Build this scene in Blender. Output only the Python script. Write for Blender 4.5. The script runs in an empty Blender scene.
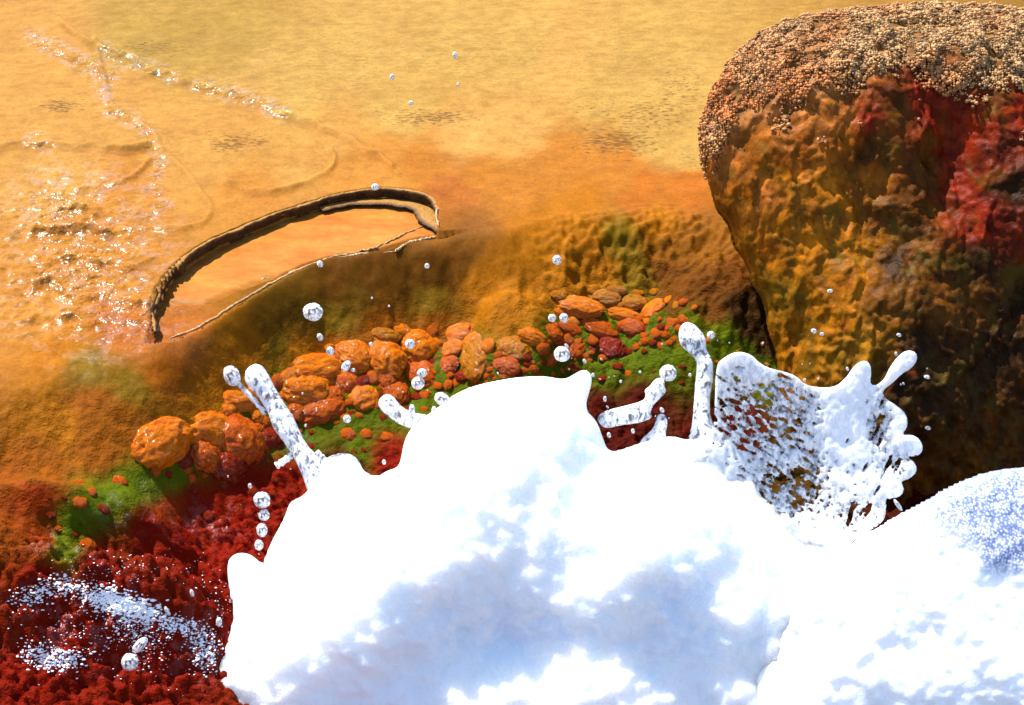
import bpy, math, random
import numpy as np
from mathutils import Vector, Matrix

# ------------------------------------------------------------------ camera, world, sun, exposure
sc = bpy.context.scene
COL = sc.collection
W, H = 1024, 705
CAM = np.array([0.0, -2.7, 1.6]); PITCH = math.radians(31.0); LENS = 60.0
FPX = W * LENS / 36.0
cd = bpy.data.cameras.new('camera'); cam = bpy.data.objects.new('camera', cd); COL.objects.link(cam)
cam.location = CAM; cam.rotation_euler = (math.pi / 2 - PITCH, 0, 0)
cd.lens = LENS; cd.sensor_width = 36.0; cd.clip_start = 0.05; cd.clip_end = 2000.0
sc.camera = cam

SUN_EL, SUN_AZ = math.radians(58.0), math.radians(-44.0)      # azimuth measured from +Y towards +X
world = bpy.data.worlds.new('World'); sc.world = world; world.use_nodes = True
wn = world.node_tree.nodes; wl = world.node_tree.links
bg = wn['Background']; sky = wn.new('ShaderNodeTexSky'); sky.sky_type = 'NISHITA'; sky.sun_disc = False
sky.sun_elevation = SUN_EL; sky.sun_rotation = SUN_AZ; sky.altitude = 1200
wl.new(sky.outputs[0], bg.inputs[0]); bg.inputs[1].default_value = 0.125
sd = bpy.data.lights.new('sun', 'SUN'); sd.energy = 4.4; sd.angle = math.radians(0.5); sd.color = (1.0, 0.95, 0.86)
so = bpy.data.objects.new('sun', sd); COL.objects.link(so)
sdir = Vector((math.sin(SUN_AZ) * math.cos(SUN_EL), math.cos(SUN_AZ) * math.cos(SUN_EL), math.sin(SUN_EL)))
so.rotation_euler = sdir.to_track_quat('Z', 'Y').to_euler(); so.location = (-2, 3, 5)
sc.view_settings.view_transform = 'Standard'; sc.view_settings.look = 'None'
sc.view_settings.exposure = 1.35; sc.view_settings.gamma = 1.0; sc.view_settings.use_curve_mapping = False
sc.render.engine = 'CYCLES'
sc.cycles.use_denoising = True
sc.cycles.max_bounces = 8; sc.cycles.transparent_max_bounces = 12
sc.cycles.caustics_reflective = False; sc.cycles.caustics_refractive = False

# ------------------------------------------------------------------ maths helpers
FW = np.array([0, math.cos(PITCH), -math.sin(PITCH)]); UP = np.array([0, math.sin(PITCH), math.cos(PITCH)])
RT = np.array([1.0, 0, 0])
def ray(u, v):
    u = np.asarray(u, float)[..., None]; v = np.asarray(v, float)[..., None]
    return FW + RT * (u - W / 2) / FPX - UP * (v - H / 2) / FPX
def proj(P):
    d = P - CAM; w = np.maximum(d @ FW, 1e-3)
    return W / 2 + FPX * (d @ RT) / w, H / 2 - FPX * (d @ UP) / w
def on_z(u, v, z=0.0):
    r = ray(u, v); return CAM + r * ((z - CAM[2]) / r[..., 2])[..., None]
def on_plane(u, v, y0, lean=0.0, zb=-0.3):          # y = y0 + lean*(z-zb)
    r = ray(u, v); k = (y0 + lean * (CAM[2] - zb) - CAM[1]) / (r[..., 1] - lean * r[..., 2])
    return CAM + r * k[..., None]

def hsh(ix, iy, iz, seed):
    n = (ix.astype(np.int64) * 374761393 + iy.astype(np.int64) * 668265263 + iz.astype(np.int64) * 2147483647 + seed * 974711)
    n = (n ^ (n >> 13)) * 1274126177; n = n & 0x7fffffff
    n = (n ^ (n >> 16)) * 60493 & 0x7fffffff
    return (n & 0xffff) / 65535.0
def vnoise(P, seed=0):                                # smooth gradient noise, about [-1,1], P (...,3)
    i = np.floor(P).astype(np.int64); d = P - i; f = d * d * d * (d * (d * 6 - 15) + 10)
    r = 0
    for a in (0, 1):
        wa = f[..., 0] if a else 1 - f[..., 0]
        for b in (0, 1):
            wb = f[..., 1] if b else 1 - f[..., 1]
            for c in (0, 1):
                wc = f[..., 2] if c else 1 - f[..., 2]
                h = hsh(i[..., 0] + a, i[..., 1] + b, i[..., 2] + c, seed); th = h * 6.28318 * 7.0; zz = hsh(i[..., 0] + a, i[..., 1] + b, i[..., 2] + c, seed + 501) * 2 - 1
                q = np.sqrt(np.maximum(0, 1 - zz * zz))
                r = r + wa * wb * wc * (np.cos(th) * q * (d[..., 0] - a) + np.sin(th) * q * (d[..., 1] - b) + zz * (d[..., 2] - c))
    return r * 1.6
def vnoise2(x, y, seed=0):
    i = np.floor(x).astype(np.int64); j = np.floor(y).astype(np.int64); dx = x - i; dy = y - j; z = np.zeros_like(i)
    fx = dx**3 * (dx * (dx * 6 - 15) + 10); fy = dy**3 * (dy * (dy * 6 - 15) + 10)
    def g(a, b):
        th = hsh(i + a, j + b, z, seed) * 6.28318 * 7.0
        return np.cos(th) * (dx - a) + np.sin(th) * (dy - b)
    return ((g(0, 0) * (1 - fx) + g(1, 0) * fx) * (1 - fy) + (g(0, 1) * (1 - fx) + g(1, 1) * fx) * fy) * 1.6
def fbm2(x, y, s, octs=4, seed=0, gain=.5):
    r = 0; a = 1; t = 0
    c, sn = math.cos(.6), math.sin(.6)
    x, y = x * s, y * s
    for k in range(octs):
        r = r + a * vnoise2(x, y, seed + k); t += a; a *= gain
        x, y = (x * c - y * sn) * 2.03 + 5.2, (x * sn + y * c) * 2.03 + 1.7
    return r / t
def fbm3(P, s, octs=4, seed=0, gain=.5):
    r = 0; a = 1; t = 0; P = P * s
    for k in range(octs):
        r = r + a * vnoise(P, seed + k); t += a; a *= gain; P = P[..., [1, 2, 0]] * 2.03 + 3.7
    return r / t
def cells2(x, y, s, seed=0):                          # F1 distance of a jittered grid (lumps), also cell id
    x = x * s; y = y * s; i = np.floor(x).astype(np.int64); j = np.floor(y).astype(np.int64)
    best = np.full(x.shape, 9.0); z = np.zeros_like(i); cid = np.zeros(x.shape)
    for a in (-1, 0, 1):
        for b in (-1, 0, 1):
            px = i + a + hsh(i + a, j + b, z, seed); py = j + b + hsh(i + a, j + b, z, seed + 7)
            d = (px - x)**2 + (py - y)**2; m = d < best
            cid = np.where(m, hsh(i + a, j + b, z, seed + 13), cid); best = np.where(m, d, best)
    return np.sqrt(best), cid
def cells3(P, s, seed=0):                              # F1 distance in 3-D, and cell id
    P = P * s; i = np.floor(P).astype(np.int64); best = np.full(P.shape[:-1], 9.0); cid = np.zeros(best.shape)
    for a in (-1, 0, 1):
        for b in (-1, 0, 1):
            for c in (-1, 0, 1):
                q = [i[..., 0] + a, i[..., 1] + b, i[..., 2] + c]
                d = sum((q[k] + hsh(q[0], q[1], q[2], seed + 7 * k) - P[..., k])**2 for k in range(3)); m = d < best
                cid = np.where(m, hsh(q[0], q[1], q[2], seed + 31), cid); best = np.where(m, d, best)
    return np.sqrt(best), cid
def sst(a, b, x):
    t = np.clip((x - a) / (b - a), 0, 1); return t * t * (3 - 2 * t)
def poly_dist(u, v, pts):                             # distance to an open polyline
    best = np.full(np.shape(u), 1e9)
    for (x0, y0), (x1, y1) in zip(pts[:-1], pts[1:]):
        dx, dy = x1 - x0, y1 - y0; L = dx * dx + dy * dy + 1e-12
        t = np.clip(((u - x0) * dx + (v - y0) * dy) / L, 0, 1)
        best = np.minimum(best, (u - x0 - t * dx)**2 + (v - y0 - t * dy)**2)
    return np.sqrt(best)
def inside_poly(u, v, pts):
    r = np.zeros(np.shape(u), bool); n = len(pts)
    for k in range(n):
        x0, y0 = pts[k]; x1, y1 = pts[(k + 1) % n]
        if y0 == y1: continue
        r ^= ((y0 > v) != (y1 > v)) & (u < (x1 - x0) * (v - y0) / (y1 - y0) + x0)
    return r
def smooth_line(pts, n=3, closed=False):
    p = np.array(pts, float)
    for _ in range(n):
        if closed: q = np.roll(p, -1, 0); p = np.stack([.75 * p + .25 * q, .25 * p + .75 * q], 1).reshape(-1, 2)
        else:
            q = np.stack([.75 * p[:-1] + .25 * p[1:], .25 * p[:-1] + .75 * p[1:]], 1).reshape(-1, 2)
            p = np.vstack([p[:1], q, p[-1:]])
    return p

# ------------------------------------------------------------------ scene helpers
def mesh_np(name, V, quads=None, tris=None, cols=None, attrs=None, smooth=True):
    me = bpy.data.meshes.new(name); V = np.asarray(V, np.float32)
    idx = []; starts = []; tot = 0
    for F in (quads, tris):
        if F is not None and len(F):
            F = np.asarray(F, np.int32); k = F.shape[1]
            starts.append(tot + np.arange(len(F)) * k); idx.append(F.ravel()); tot += F.size
    idx = np.concatenate(idx); starts = np.concatenate(starts)
    me.vertices.add(len(V)); me.vertices.foreach_set('co', V.ravel())
    me.loops.add(len(idx)); me.loops.foreach_set('vertex_index', idx.astype(np.int32))
    me.polygons.add(len(starts)); me.polygons.foreach_set('loop_start', starts.astype(np.int32))
    me.update(calc_edges=True); me.validate()
    if smooth: me.polygons.foreach_set('use_smooth', np.ones(len(me.polygons), bool))
    if cols is not None:
        a = me.attributes.new('Col', 'FLOAT_COLOR', 'POINT')
        a.data.foreach_set('color', np.hstack([cols, np.ones((len(cols), 1))]).astype(np.float32).ravel())
    for k, val in (attrs or {}).items():
        a = me.attributes.new(k, 'FLOAT', 'POINT'); a.data.foreach_set('value', np.asarray(val, np.float32))
    return me
def obj(name, me, mat, parent=None, loc=None):
    o = bpy.data.objects.new(name, me); COL.objects.link(o)
    if mat is not None:
        me.materials.clear(); me.materials.append(mat)
    if parent is not None: o.parent = parent
    if loc is not None: o.location = loc
    return o
def tag(o, label=None, cat=None, group=None, kind=None):
    if label: o['label'] = label
    if cat: o['category'] = cat
    if group: o['group'] = group
    if kind: o['kind'] = kind
    return o
def empty(name, loc):
    o = bpy.data.objects.new(name, None); COL.objects.link(o); o.location = loc; o.empty_display_size = .05; return o
def rebase(me, loc):                                  # mesh coordinates relative to a base point
    me.transform(Matrix.Translation(-Vector(loc)))

class NT:
    def __init__(s, name):
        s.m = bpy.data.materials.new(name); s.m.use_nodes = True; s.t = s.m.node_tree; s.n = s.t.nodes; s.l = s.t.links
        s.b = s.n['Principled BSDF']; s.out = s.n['Material Output']; s.pos = s.n.new('ShaderNodeTexCoord').outputs['Object']
    def put(s, sock, val):
        if val is None: return
        if hasattr(val, 'is_output') or isinstance(val, bpy.types.NodeSocket): s.l.new(val, sock)
        else: sock.default_value = val
    def noise(s, scale, detail=4, rough=.55, vec=None, dist=0.0):
        n = s.n.new('ShaderNodeTexNoise'); n.inputs['Scale'].default_value = scale; n.inputs['Detail'].default_value = detail
        n.inputs['Roughness'].default_value = rough; n.inputs['Distortion'].default_value = dist
        s.l.new(vec or s.pos, n.inputs['Vector']); return n.outputs['Fac']
    def voro(s, scale, vec=None, feature='F1', rnd=1.0):
        n = s.n.new('ShaderNodeTexVoronoi'); n.feature = feature; n.inputs['Scale'].default_value = scale
        n.inputs['Randomness'].default_value = rnd; s.l.new(vec or s.pos, n.inputs['Vector']); return n.outputs['Distance']
    def map(s, scale=(1, 1, 1), rot=(0, 0, 0)):
        n = s.n.new('ShaderNodeMapping'); n.inputs['Scale'].default_value = scale; n.inputs['Rotation'].default_value = rot
        s.l.new(s.pos, n.inputs['Vector']); return n.outputs[0]
    def rng(s, x, a, b, c=0.0, d=1.0, clamp=True):
        n = s.n.new('ShaderNodeMapRange'); n.clamp = clamp; s.l.new(x, n.inputs[0])
        for i, q in enumerate((a, b, c, d)): n.inputs[i + 1].default_value = q
        return n.outputs[0]
    def math(s, op, a, b=None):
        n = s.n.new('ShaderNodeMath'); n.operation = op; s.put(n.inputs[0], a); s.put(n.inputs[1], b); return n.outputs[0]
    def mix(s, fac, a, b, mode='MIX'):
        n = s.n.new('ShaderNodeMix'); n.data_type = 'RGBA'; n.blend_type = mode
        s.put(n.inputs[0], fac); s.put(n.inputs[6], a); s.put(n.inputs[7], b); return n.outputs[2]
    def attr(s, name, fac=False):
        n = s.n.new('ShaderNodeAttribute'); n.attribute_name = name; return n.outputs['Fac' if fac else 'Color']
    def bump(s, h, strength, dist=.01, prev=None):
        n = s.n.new('ShaderNodeBump'); s.put(n.inputs['Strength'], strength); n.inputs['Distance'].default_value = dist
        s.l.new(h, n.inputs['Height'])
        if prev is not None: s.l.new(prev, n.inputs['Normal'])
        return n.outputs[0]
    def set(s, **k):
        for a, v in k.items(): s.put(s.b.inputs[a.replace('_', ' ')], v)
        return s.m
def rgb(r, g, b): return (r, g, b, 1.0)

# ------------------------------------------------------------------ palette (albedos; some dark browns carry painted shade)
PAL = dict(
    YEL=(.275, .162, .038), YELG=(.215, .128, .024), TAN=(.285, .142, .030), TANL=(.31, .168, .042), TANO=(.275, .115, .017), ORT=(.25, .092, .009),
    ORA=(.25, .075, .006), ORB=(.24, .075, .011), OCH=(.24, .082, .002), BRO=(.19, .054, .002), BRN=(.13, .046, .004), BRND=(.080, .029, .0016),
    OLV=(.12, .066, .003), OLVD=(.075, .036, .0014), OLVG=(.13, .070, .003), GRN=(.060, .085, .0010), GRNO=(.13, .075, .003), GRN2=(.085, .115, .001),
    RED=(.140, .0050, .0006), REDO=(.17, .020, .0008), DRED=(.045, .0022, .0004), DRB=(.022, .006, .002), DBR=(.030, .010, .002),
    BB=(.10, .030, .002), BB2=(.15, .052, .003))
def paint(u, v, ctrl, P=None, warp=10.0, power=2.2, eps=60.0, seed=3):
    if P is not None:
        n1 = fbm3(P, 8, 5, seed, .6); n2 = fbm3(P + 7.3, 8, 5, seed + 20, .6); u = u + warp * 2 * n1; v = v + warp * 1.6 * n2
    acc = np.zeros(u.shape + (3,)); ws = np.zeros(u.shape)
    for (a, b, nm) in ctrl:
        w = 1.0 / ((u - a)**2 + (v - b)**2 + eps)**power; acc += w[..., None] * np.array(PAL[nm]); ws += w
    return acc / ws[..., None]

# ------------------------------------------------------------------ terrain (the ground, one sheet to the horizon)
def axis(a, b, step, far):
    core = np.arange(a, b + 1e-9, step); g = []; s = step; p = b
    while p < far: s *= 1.22; p += s; g.append(p)
    h = []; s = step; p = a
    while p > -far: s *= 1.22; p -= s; h.append(p)
    return np.array(h[::-1] + list(core) + g)
xs = axis(-1.5, 1.5, .0042, 300.0)
ys = axis(-.95, 2.0, .0042, 300.0)
X, Y = np.meshgrid(xs, ys)
PD = .030                                             # depth of the little terrace pool
CREST = [(-400, 390, 0), (-60, 372, 0), (60, 352, 0), (130, 345, 0), (170, 345, -PD * .5), (205, 326, -PD), (240, 304, -PD), (270, 285, -PD), (300, 270, -PD),
         (330, 259, -PD), (370, 255, -PD), (412, 242, -PD), (442, 236, -PD * .7), (470, 222, 0), (500, 228, 0), (540, 222, 0), (600, 212, 0), (660, 205, 0), (720, 220, 0), (800, 250, 0), (1000, 280, 0), (1500, 300, 0)]
cp = np.array([on_z(np.array(a), np.array(b), c) for a, b, c in CREST]); cp = cp[np.argsort(cp[:, 0])]
RIM = [(152, 326), (149, 310), (154, 292), (167, 272), (190, 252), (225, 232), (270, 213), (310, 200), (345, 191), (385, 187), (415, 190), (434, 196), (438, 206)]
rimw = np.array([on_z(np.array(float(a)), np.array(float(b)), 0.0) for a, b in smooth_line(RIM, 2)])
xr = rimw[:, 0].copy(); yr = rimw[:, 1].copy(); order = np.argsort(xr)
PX0, PX1 = xr.min(), xr.max()
LEDGES = [  # (points in the photograph, height)
    ([(-20, 150), (33, 145), (60, 147), (110, 151), (140, 150), (150, 146)], .010),
    ([(60, 20), (95, 48), (130, 55), (160, 75), (200, 86), (240, 96), (280, 116), (330, 128), (370, 150), (392, 164)], .009),
    ([(95, 40), (104, 82), (112, 112), (132, 120), (155, 134), (160, 150)], .006),
    ([(33, 42), (60, 52), (85, 62), (100, 70)], .007),
    ([(140, 75), (170, 72), (200, 86)], .006), ([(45, 198), (80, 190), (120, 184), (140, 172), (150, 160)], .006),
    ([(100, 232), (150, 230), (200, 228), (215, 210), (200, 190), (185, 170), (160, 150)], .005),
    ([(225, 180), (265, 192), (300, 184), (325, 172), (337, 160), (330, 148)], .006), ([(33, 230), (60, 232), (90, 228), (110, 236)], .012),
    ([(40, 262), (70, 258), (100, 263)], .010), ([(33, 288), (50, 280), (62, 290)], .014), ([(110, 262), (130, 270), (150, 262)], .008),
    ([(60, 212), (85, 208), (110, 214)], .008), ([(80, 300), (110, 296), (140, 304)], .008), ([(30, 320), (60, 316), (95, 326)], .008)]
def ledge_field(u, v):
    h = np.zeros(u.shape)
    for k, (pts, a) in enumerate(LEDGES):
        d = poly_dist(u, v + 2.5 * vnoise2(u * .07, v * .07, 60 + k), [tuple(q) for q in smooth_line(pts, 2)])
        h = np.maximum(h, 1.7 * a * np.exp(-(d / 2.3)**2) * (.6 + .4 * vnoise2(u * .05, v * .05, 80 + k)))
        # a low plateau behind each ledge
    return h
CX = np.linspace(-2.5, 2.5, 2001); CY = np.interp(CX, cp[:, 0], cp[:, 1]); kk = np.hanning(41); CY = np.convolve(np.pad(CY, 20, 'edge'), kk / kk.sum(), 'valid')
def terrain_height(X, Y):
    P0 = np.stack([X, Y, np.zeros_like(X)], -1); u0, v0 = proj(P0)
    near = (np.abs(X) < 3) & (Y > -2.0) & (Y < 4)
    yc = np.interp(X, CX, CY)
    s = yc - Y + .028 * fbm2(X, Y, 6, 4, 11)
    L = np.interp(X, [-1.5, -.8, -.4, -.2, 0, .3, 1.5], [.75, .68, .48, .40, .42, .55, .6])
    drop = np.interp(X, [-1.5, -.8, -.4, 0, .3, 1.5], [.24, .25, .27, .27, .28, .3])
    t = np.clip(s, 0, None); rd = np.interp(X, [-1.5, -.75, -.55, .02, .12, 1.5], [.20, .16, .03, .03, .07, .08]); t = np.sqrt(t * t + rd**2) - rd
    q = np.clip(t / L, 0, 1); z = -drop * (1 - (1 - q)**1.9) - .07 * np.clip(t - L, 0, 3)
    z = np.where(s < 0, 0.0, z)
    # lowered level in and below the terrace pool
    yrim = np.interp(X, xr[order], yr[order])
    rp = [tuple(q) for q in (rimw[:, :2] + np.array([-.001, .001]))]; ye = rp[-1][1]
    inn = inside_poly(X, Y, rp + [(rp[-1][0], ye - .6), (rp[0][0], ye - .6)]) & (s < 0); lat = 1.0
    lat2 = sst(PX0, PX0 + .12, X) * (1 - sst(PX1 - .06, PX1 + .10, X)); front = lat2 * sst(.30, .0, s) * (s >= 0)
    z = z - np.where(inn, (PD + .006) * lat, 0) - front * PD * .85
    flat = sst(.02, -.10, s)
    # flats : broad swells, ripples, ledges
    fl = .010 * fbm2(X, Y, 1.6, 3, 5) + .0022 * fbm2(X, Y, 14, 3, 6)
    led = ledge_field(u0, v0) if near.any() else 0
    leftm = sst(190, 90, u0) * sst(150, 230, v0)
    rough = leftm * (.009 * np.abs(fbm2(X, Y * 1.4, 16, 3, 7)) + .004 * fbm2(X, Y, 45, 2, 8))
    topr = sst(.2, .9, Y - yc) * .0016 * fbm2(X * .8 + Y * .4, Y * 2.2, 26, 2, 9)
    z = z + flat * (1 - inn * lat) * (fl + led + rough + topr)
    # slope : erosion lumps, then lumpy red bed below
    sl = sst(.0, .12, s)
    z = z + sl * (.020 * fbm2(X, Y * .7, 4, 3, 21) + .009 * fbm2(X * 1.5, Y * .8, 14, 4, 22) + .003 * fbm2(X, Y, 60, 2, 23))
    right = sst(.0, .12, X)
    sc2 = sst(-.03, .08, s) * right * sst(.45, .2, s)
    z = z + sc2 * 1.5 * (.010 * (1 - np.abs(fbm2(X * .8, Y * 1.6, 14, 3, 24))) + .006 * fbm2(X, Y * 1.3, 40, 2, 25))
    bed = sst(.30, .52, s)
    c1, _ = cells2(X + .02 * fbm2(X, Y, 12, 2, 31), Y * 1.3 + .02 * fbm2(X, Y, 12, 2, 32), 22, 33)
    c2, _ = cells2(X + .3 * Y, Y * 1.6, 52, 34)
    z = z + bed * (.020 * (.6 - c1) + .024 * (.6 - c2) + .02 * fbm2(X, Y, 7, 3, 35) + .004 * fbm2(X, Y, 60, 2, 36))
    # lumps low at the left
    for (a, b, rx, ry, h) in ((95, 655, .20, .10, .085), (185, 650, .11, .09, .075), (60, 590, .16, .05, .05), (-30, 640, .16, .12, .08), (150, 575, .13, .05, .03)):
        c = on_z(np.array(float(a)), np.array(float(b)), -.28)
        z = z + 1.35 * h * np.exp(-((X - c[0]) / rx)**2 * 1.4 - ((Y - c[1]) / ry)**2 * 1.4)
    c = on_z(np.array(512.), np.array(322.), -.08)
    dd = np.sqrt(((X - c[0]) / .125)**2 + ((Y - c[1]) / .17)**2); z = z + .10 * sst(1, .35, dd)
    c = on_z(np.array(708.), np.array(300.), -.06); dd = np.sqrt(((X - c[0]) / .15)**2 + ((Y - c[1]) / .16)**2); z = z + .085 * sst(1, .25, dd)
    k1, _ = cells2(X + .012 * fbm2(X, Y, 20, 2, 37), Y * .8, 58, 38); z = z + sst(.02, .14, X) * sst(-.05, .06, s) * sst(.55, .4, s) * .011 * (.6 - k1)
    # shallow hollow behind the crest, right of the pool
    c = on_z(np.array(455.), np.array(214.), 0)
    z = z - .014 * np.exp(-((X - c[0]) / .07)**2 - ((Y - c[1]) / .12)**2)
    far = np.sqrt(X * X + Y * Y)
    return z + sst(4, 60, far) * 2.5 * fbm2(X, Y, .02, 3, 41), s, flat
Z, S_, FLAT = terrain_height(X, Y)
def terr(x, y):
    i = np.clip(np.searchsorted(xs, x) - 1, 0, len(xs) - 2); j = np.clip(np.searchsorted(ys, y) - 1, 0, len(ys) - 2)
    fx = (x - xs[i]) / (xs[i + 1] - xs[i]); fy = (y - ys[j]) / (ys[j + 1] - ys[j])
    return (Z[j, i] * (1 - fx) + Z[j, i + 1] * fx) * (1 - fy) + (Z[j + 1, i] * (1 - fx) + Z[j + 1, i + 1] * fx) * fy
def hit(u, v):                                        # where the ray through (u,v) meets the ground
    r = ray(u, v); k = np.linspace(1.2, 7, 2400); P = CAM + r * k[:, None]
    g = terr(P[:, 0], P[:, 1]); m = np.argmax(P[:, 2] < g); return P[m]
def gnormal(p, e=.055):
    dx = (terr(p[0] + e, p[1]) - terr(p[0] - e, p[1])) / (2 * e); dy = (terr(p[0], p[1] + e) - terr(p[0], p[1] - e)) / (2 * e)
    n = Vector((-float(dx), -float(dy), 1)); return n.normalized()

CTRL = [(u, v, n) for n, pts in dict(
    TAN=[(40, 50), (80, 110), (60, 180), (250, 120), (200, 150), (300, 150), (330, 135), (130, 100), (60, 130)],
    YELG=[(180, 38), (140, 45), (240, 40)], YEL=[(350, 60), (450, 50), (520, 60), (650, 60), (400, 110), (650, 130), (690, 100), (260, 70), (300, 95), (600, 90), (690, 150)],
    TANL=[(520, 125), (470, 140), (560, 70)], ORT=[(420, 165), (480, 172), (560, 162), (620, 172), (520, 185)],
    TANO=[(100, 240), (60, 280), (40, 320), (140, 290), (120, 190), (250, 200), (350, 178), (390, 160)],
    ORB=[(450, 195), (150, 345), (120, 330), (180, 345)], BRN=[(468, 232), (455, 245)], ORA=[(690, 190), (640, 190)],
    OCH=[(585, 250), (600, 262), (55, 350), (60, 430), (250, 340), (230, 370), (200, 390), (510, 310), (545, 230), (580, 212), (660, 222), (560, 272), (490, 290), (520, 260), (300, 350)],
    BRO=[(120, 420), (170, 370), (40, 470), (380, 325), (90, 400), (330, 345), (100, 450), (430, 325)], OLV=[(90, 375), (330, 320), (430, 305), (280, 345), (130, 390)],
    OLVD=[(300, 315), (350, 300), (270, 330)], BRND=[(400, 280), (370, 270), (330, 290), (440, 265)], GRNO=[(618, 240), (640, 262)], OLVG=[(650, 275)],
    GRN=[(75, 525), (100, 503), (130, 487), (180, 470), (150, 480), (260, 425), (300, 432), (350, 425), (400, 405), (440, 390), (350, 445), (500, 388), (540, 375), (600, 375), (660, 365), (600, 340), (640, 315),
         (560, 350), (460, 375), (290, 400), (370, 400), (640, 345), (60, 545)], GRN2=[(700, 345), (740, 355), (770, 375), (720, 330), (690, 325)],
    RED=[(40, 580), (100, 565), (150, 530), (200, 505), (250, 485), (200, 570), (220, 620), (100, 640), (60, 620), (150, 650), (285, 480), (180, 540), (120, 590), (240, 530), (40, 670), (390, 460), (300, 520), (400, 700), (230, 470), (600, 600)],
    DRED=[(340, 462), (620, 430), (650, 405), (600, 402), (560, 400), (740, 420), (930, 450), (960, 470), (980, 520), (700, 430), (900, 600)],
    DRB=[(960, 420), (870, 385), (920, 410), (800, 385)], DBR=[(735, 305), (750, 330), (765, 350)], BB=[(700, 285), (715, 310), (670, 270), (680, 300), (730, 270)], BB2=[(690, 245), (715, 240), (660, 258), (735, 240)], REDO=[(40, 500), (45, 540), (170, 510)]).items() for (u, v) in pts]  # DBR darkens the hollow at the mound's foot with painted shade
P3 = np.stack([X, Y, Z], -1).reshape(-1, 3)
U, V_ = proj(P3)
behind = ((P3 - CAM) @ FW) < .3
U = np.where(behind, 500, U); V_ = np.where(behind, 900, V_)
cols = paint(np.clip(U, -300, 1300), np.clip(V_, -100, 900), CTRL, P3, 9)
# thin paler rims along the ledges, painted shade below them; specks of grit; films of water
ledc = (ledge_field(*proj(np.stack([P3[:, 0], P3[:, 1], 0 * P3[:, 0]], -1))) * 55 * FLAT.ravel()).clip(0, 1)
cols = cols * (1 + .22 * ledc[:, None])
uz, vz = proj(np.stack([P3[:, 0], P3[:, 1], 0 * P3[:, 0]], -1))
ledge_shade = (ledge_field(uz, vz - 4.5) * 60 * FLAT.ravel()).clip(0, 1) * (1 - ledc)      # shade below each ledge, painted into the colour
cols = cols * (1 - ledge_shade[:, None] * np.array([.30, .42, .5]))
mott = fbm3(P3 * np.array([1, 1, 1]), 5.5, 5, 61, .6)                                # broad mottling of the mats
cols = cols * (1 + .28 * mott[:, None] * np.array([.8, 1, 1.2]))
def blob(u, v, lst):
    m = np.zeros(u.shape)
    for (a, b, rx, ry, w) in lst: m = np.maximum(m, w * np.exp(-((u - a) / rx)**2 - ((v - b) / ry)**2))
    return m
speck = blob(U, V_, [(62, 106, 28, 10, 1), (232, 143, 32, 14, 1), (255, 142, 22, 9, .9), (430, 118, 60, 12, 1), (380, 112, 50, 10, .6), (620, 142, 60, 22, .95), (650, 115, 60, 30, .8), (150, 48, 45, 12, .8), (600, 110, 60, 18, .6),
                     (680, 90, 40, 40, .7), (330, 100, 40, 8, .5), (690, 160, 20, 20, .6), (650, 60, 60, 14, .5)])
ripple = blob(U, V_, [(380, 60, 240, 42, 1), (200, 45, 90, 16, 1), (620, 60, 90, 40, .7)])
wet = blob(U, V_, [(90, 270, 80, 75, 1), (60, 220, 50, 50, .9), (120, 310, 60, 40, 1), (90, 200, 60, 40, .6)])
for pts, w in (([(33, 38), (60, 50), (80, 62), (110, 78)], 1), ([(105, 50), (112, 58), (160, 72), (170, 76)], .8), ([(200, 86), (242, 95), (280, 112)], 1), ([(100, 85), (112, 112), (132, 120), (150, 135), (160, 165), (155, 185)], .85),
               ([(40, 190), (60, 200), (70, 215)], 1), ([(33, 140), (45, 145)], 1), ([(150, 190), (165, 205), (150, 215)], .9)):
    wet = np.maximum(wet, w * np.exp(-(poly_dist(U, V_, pts) / 8.5)**2))
lower = sst(.18, .34, S_.ravel())
wet = np.maximum(wet, lower * np.maximum(.10, blob(U, V_, [(135, 512, 45, 22, .5), (150, 480, 30, 18, .5), (285, 440, 25, 18, .6), (90, 620, 90, 50, .6), (190, 645, 40, 40, .6), (200, 520, 50, 25, .5), (60, 545, 40, 20, .4)])))
roughb = np.maximum(sst(.02, .2, S_.ravel()), .05)
nx, ny = len(xs), len(ys); ii = np.arange(nx * ny).reshape(ny, nx)
quads = np.stack([ii[:-1, :-1], ii[:-1, 1:], ii[1:, 1:], ii[1:, :-1]], -1).reshape(-1, 4)

m = NT('travertine_ground')
c = m.attr('Col'); n1 = m.noise(26, 5, .6); n2 = m.noise(150, 4, .6)
c = m.mix(1.0, c, m.mix(m.rng(n1, .25, .75), rgb(.78, .74, .66), rgb(1.18, 1.16, 1.1)), 'MULTIPLY')
c = m.mix(1.0, c, m.mix(m.rng(n2, .3, .7), rgb(.82, .80, .78), rgb(1.14, 1.13, 1.12)), 'MULTIPLY')
st = m.map((1, 2.6, 1), (0, 0, .12))
sp = m.math('MULTIPLY', m.rng(m.math('ADD', m.noise(62, 3, .6, st), m.math('MULTIPLY', m.attr('speck', True), .30)), .74, .80), m.rng(m.attr('speck', True), .15, .4))
c = m.mix(m.math('MULTIPLY', sp, .75), c, rgb(.075, .036, .008))
rp = m.math('MULTIPLY', m.rng(m.noise(85, 3, .55, m.map((.6, 1.9, 1), (0, 0, .35))), .52, .68), m.attr('ripple', True))
c = m.mix(m.math('MULTIPLY', rp, .8), c, rgb(.15, .095, .026))
wetf = m.math('MULTIPLY', m.attr('wet', True), m.rng(m.noise(30, 4, .65), .48, .54))
b = m.bump(m.noise(40, 5, .6), m.math('MULTIPLY', m.attr('roughb', True), .55), .02)
b = m.bump(m.noise(230, 3, .6), m.math('ADD', m.math('MULTIPLY', m.attr('roughb', True), .5), .06), .004, b)
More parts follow.
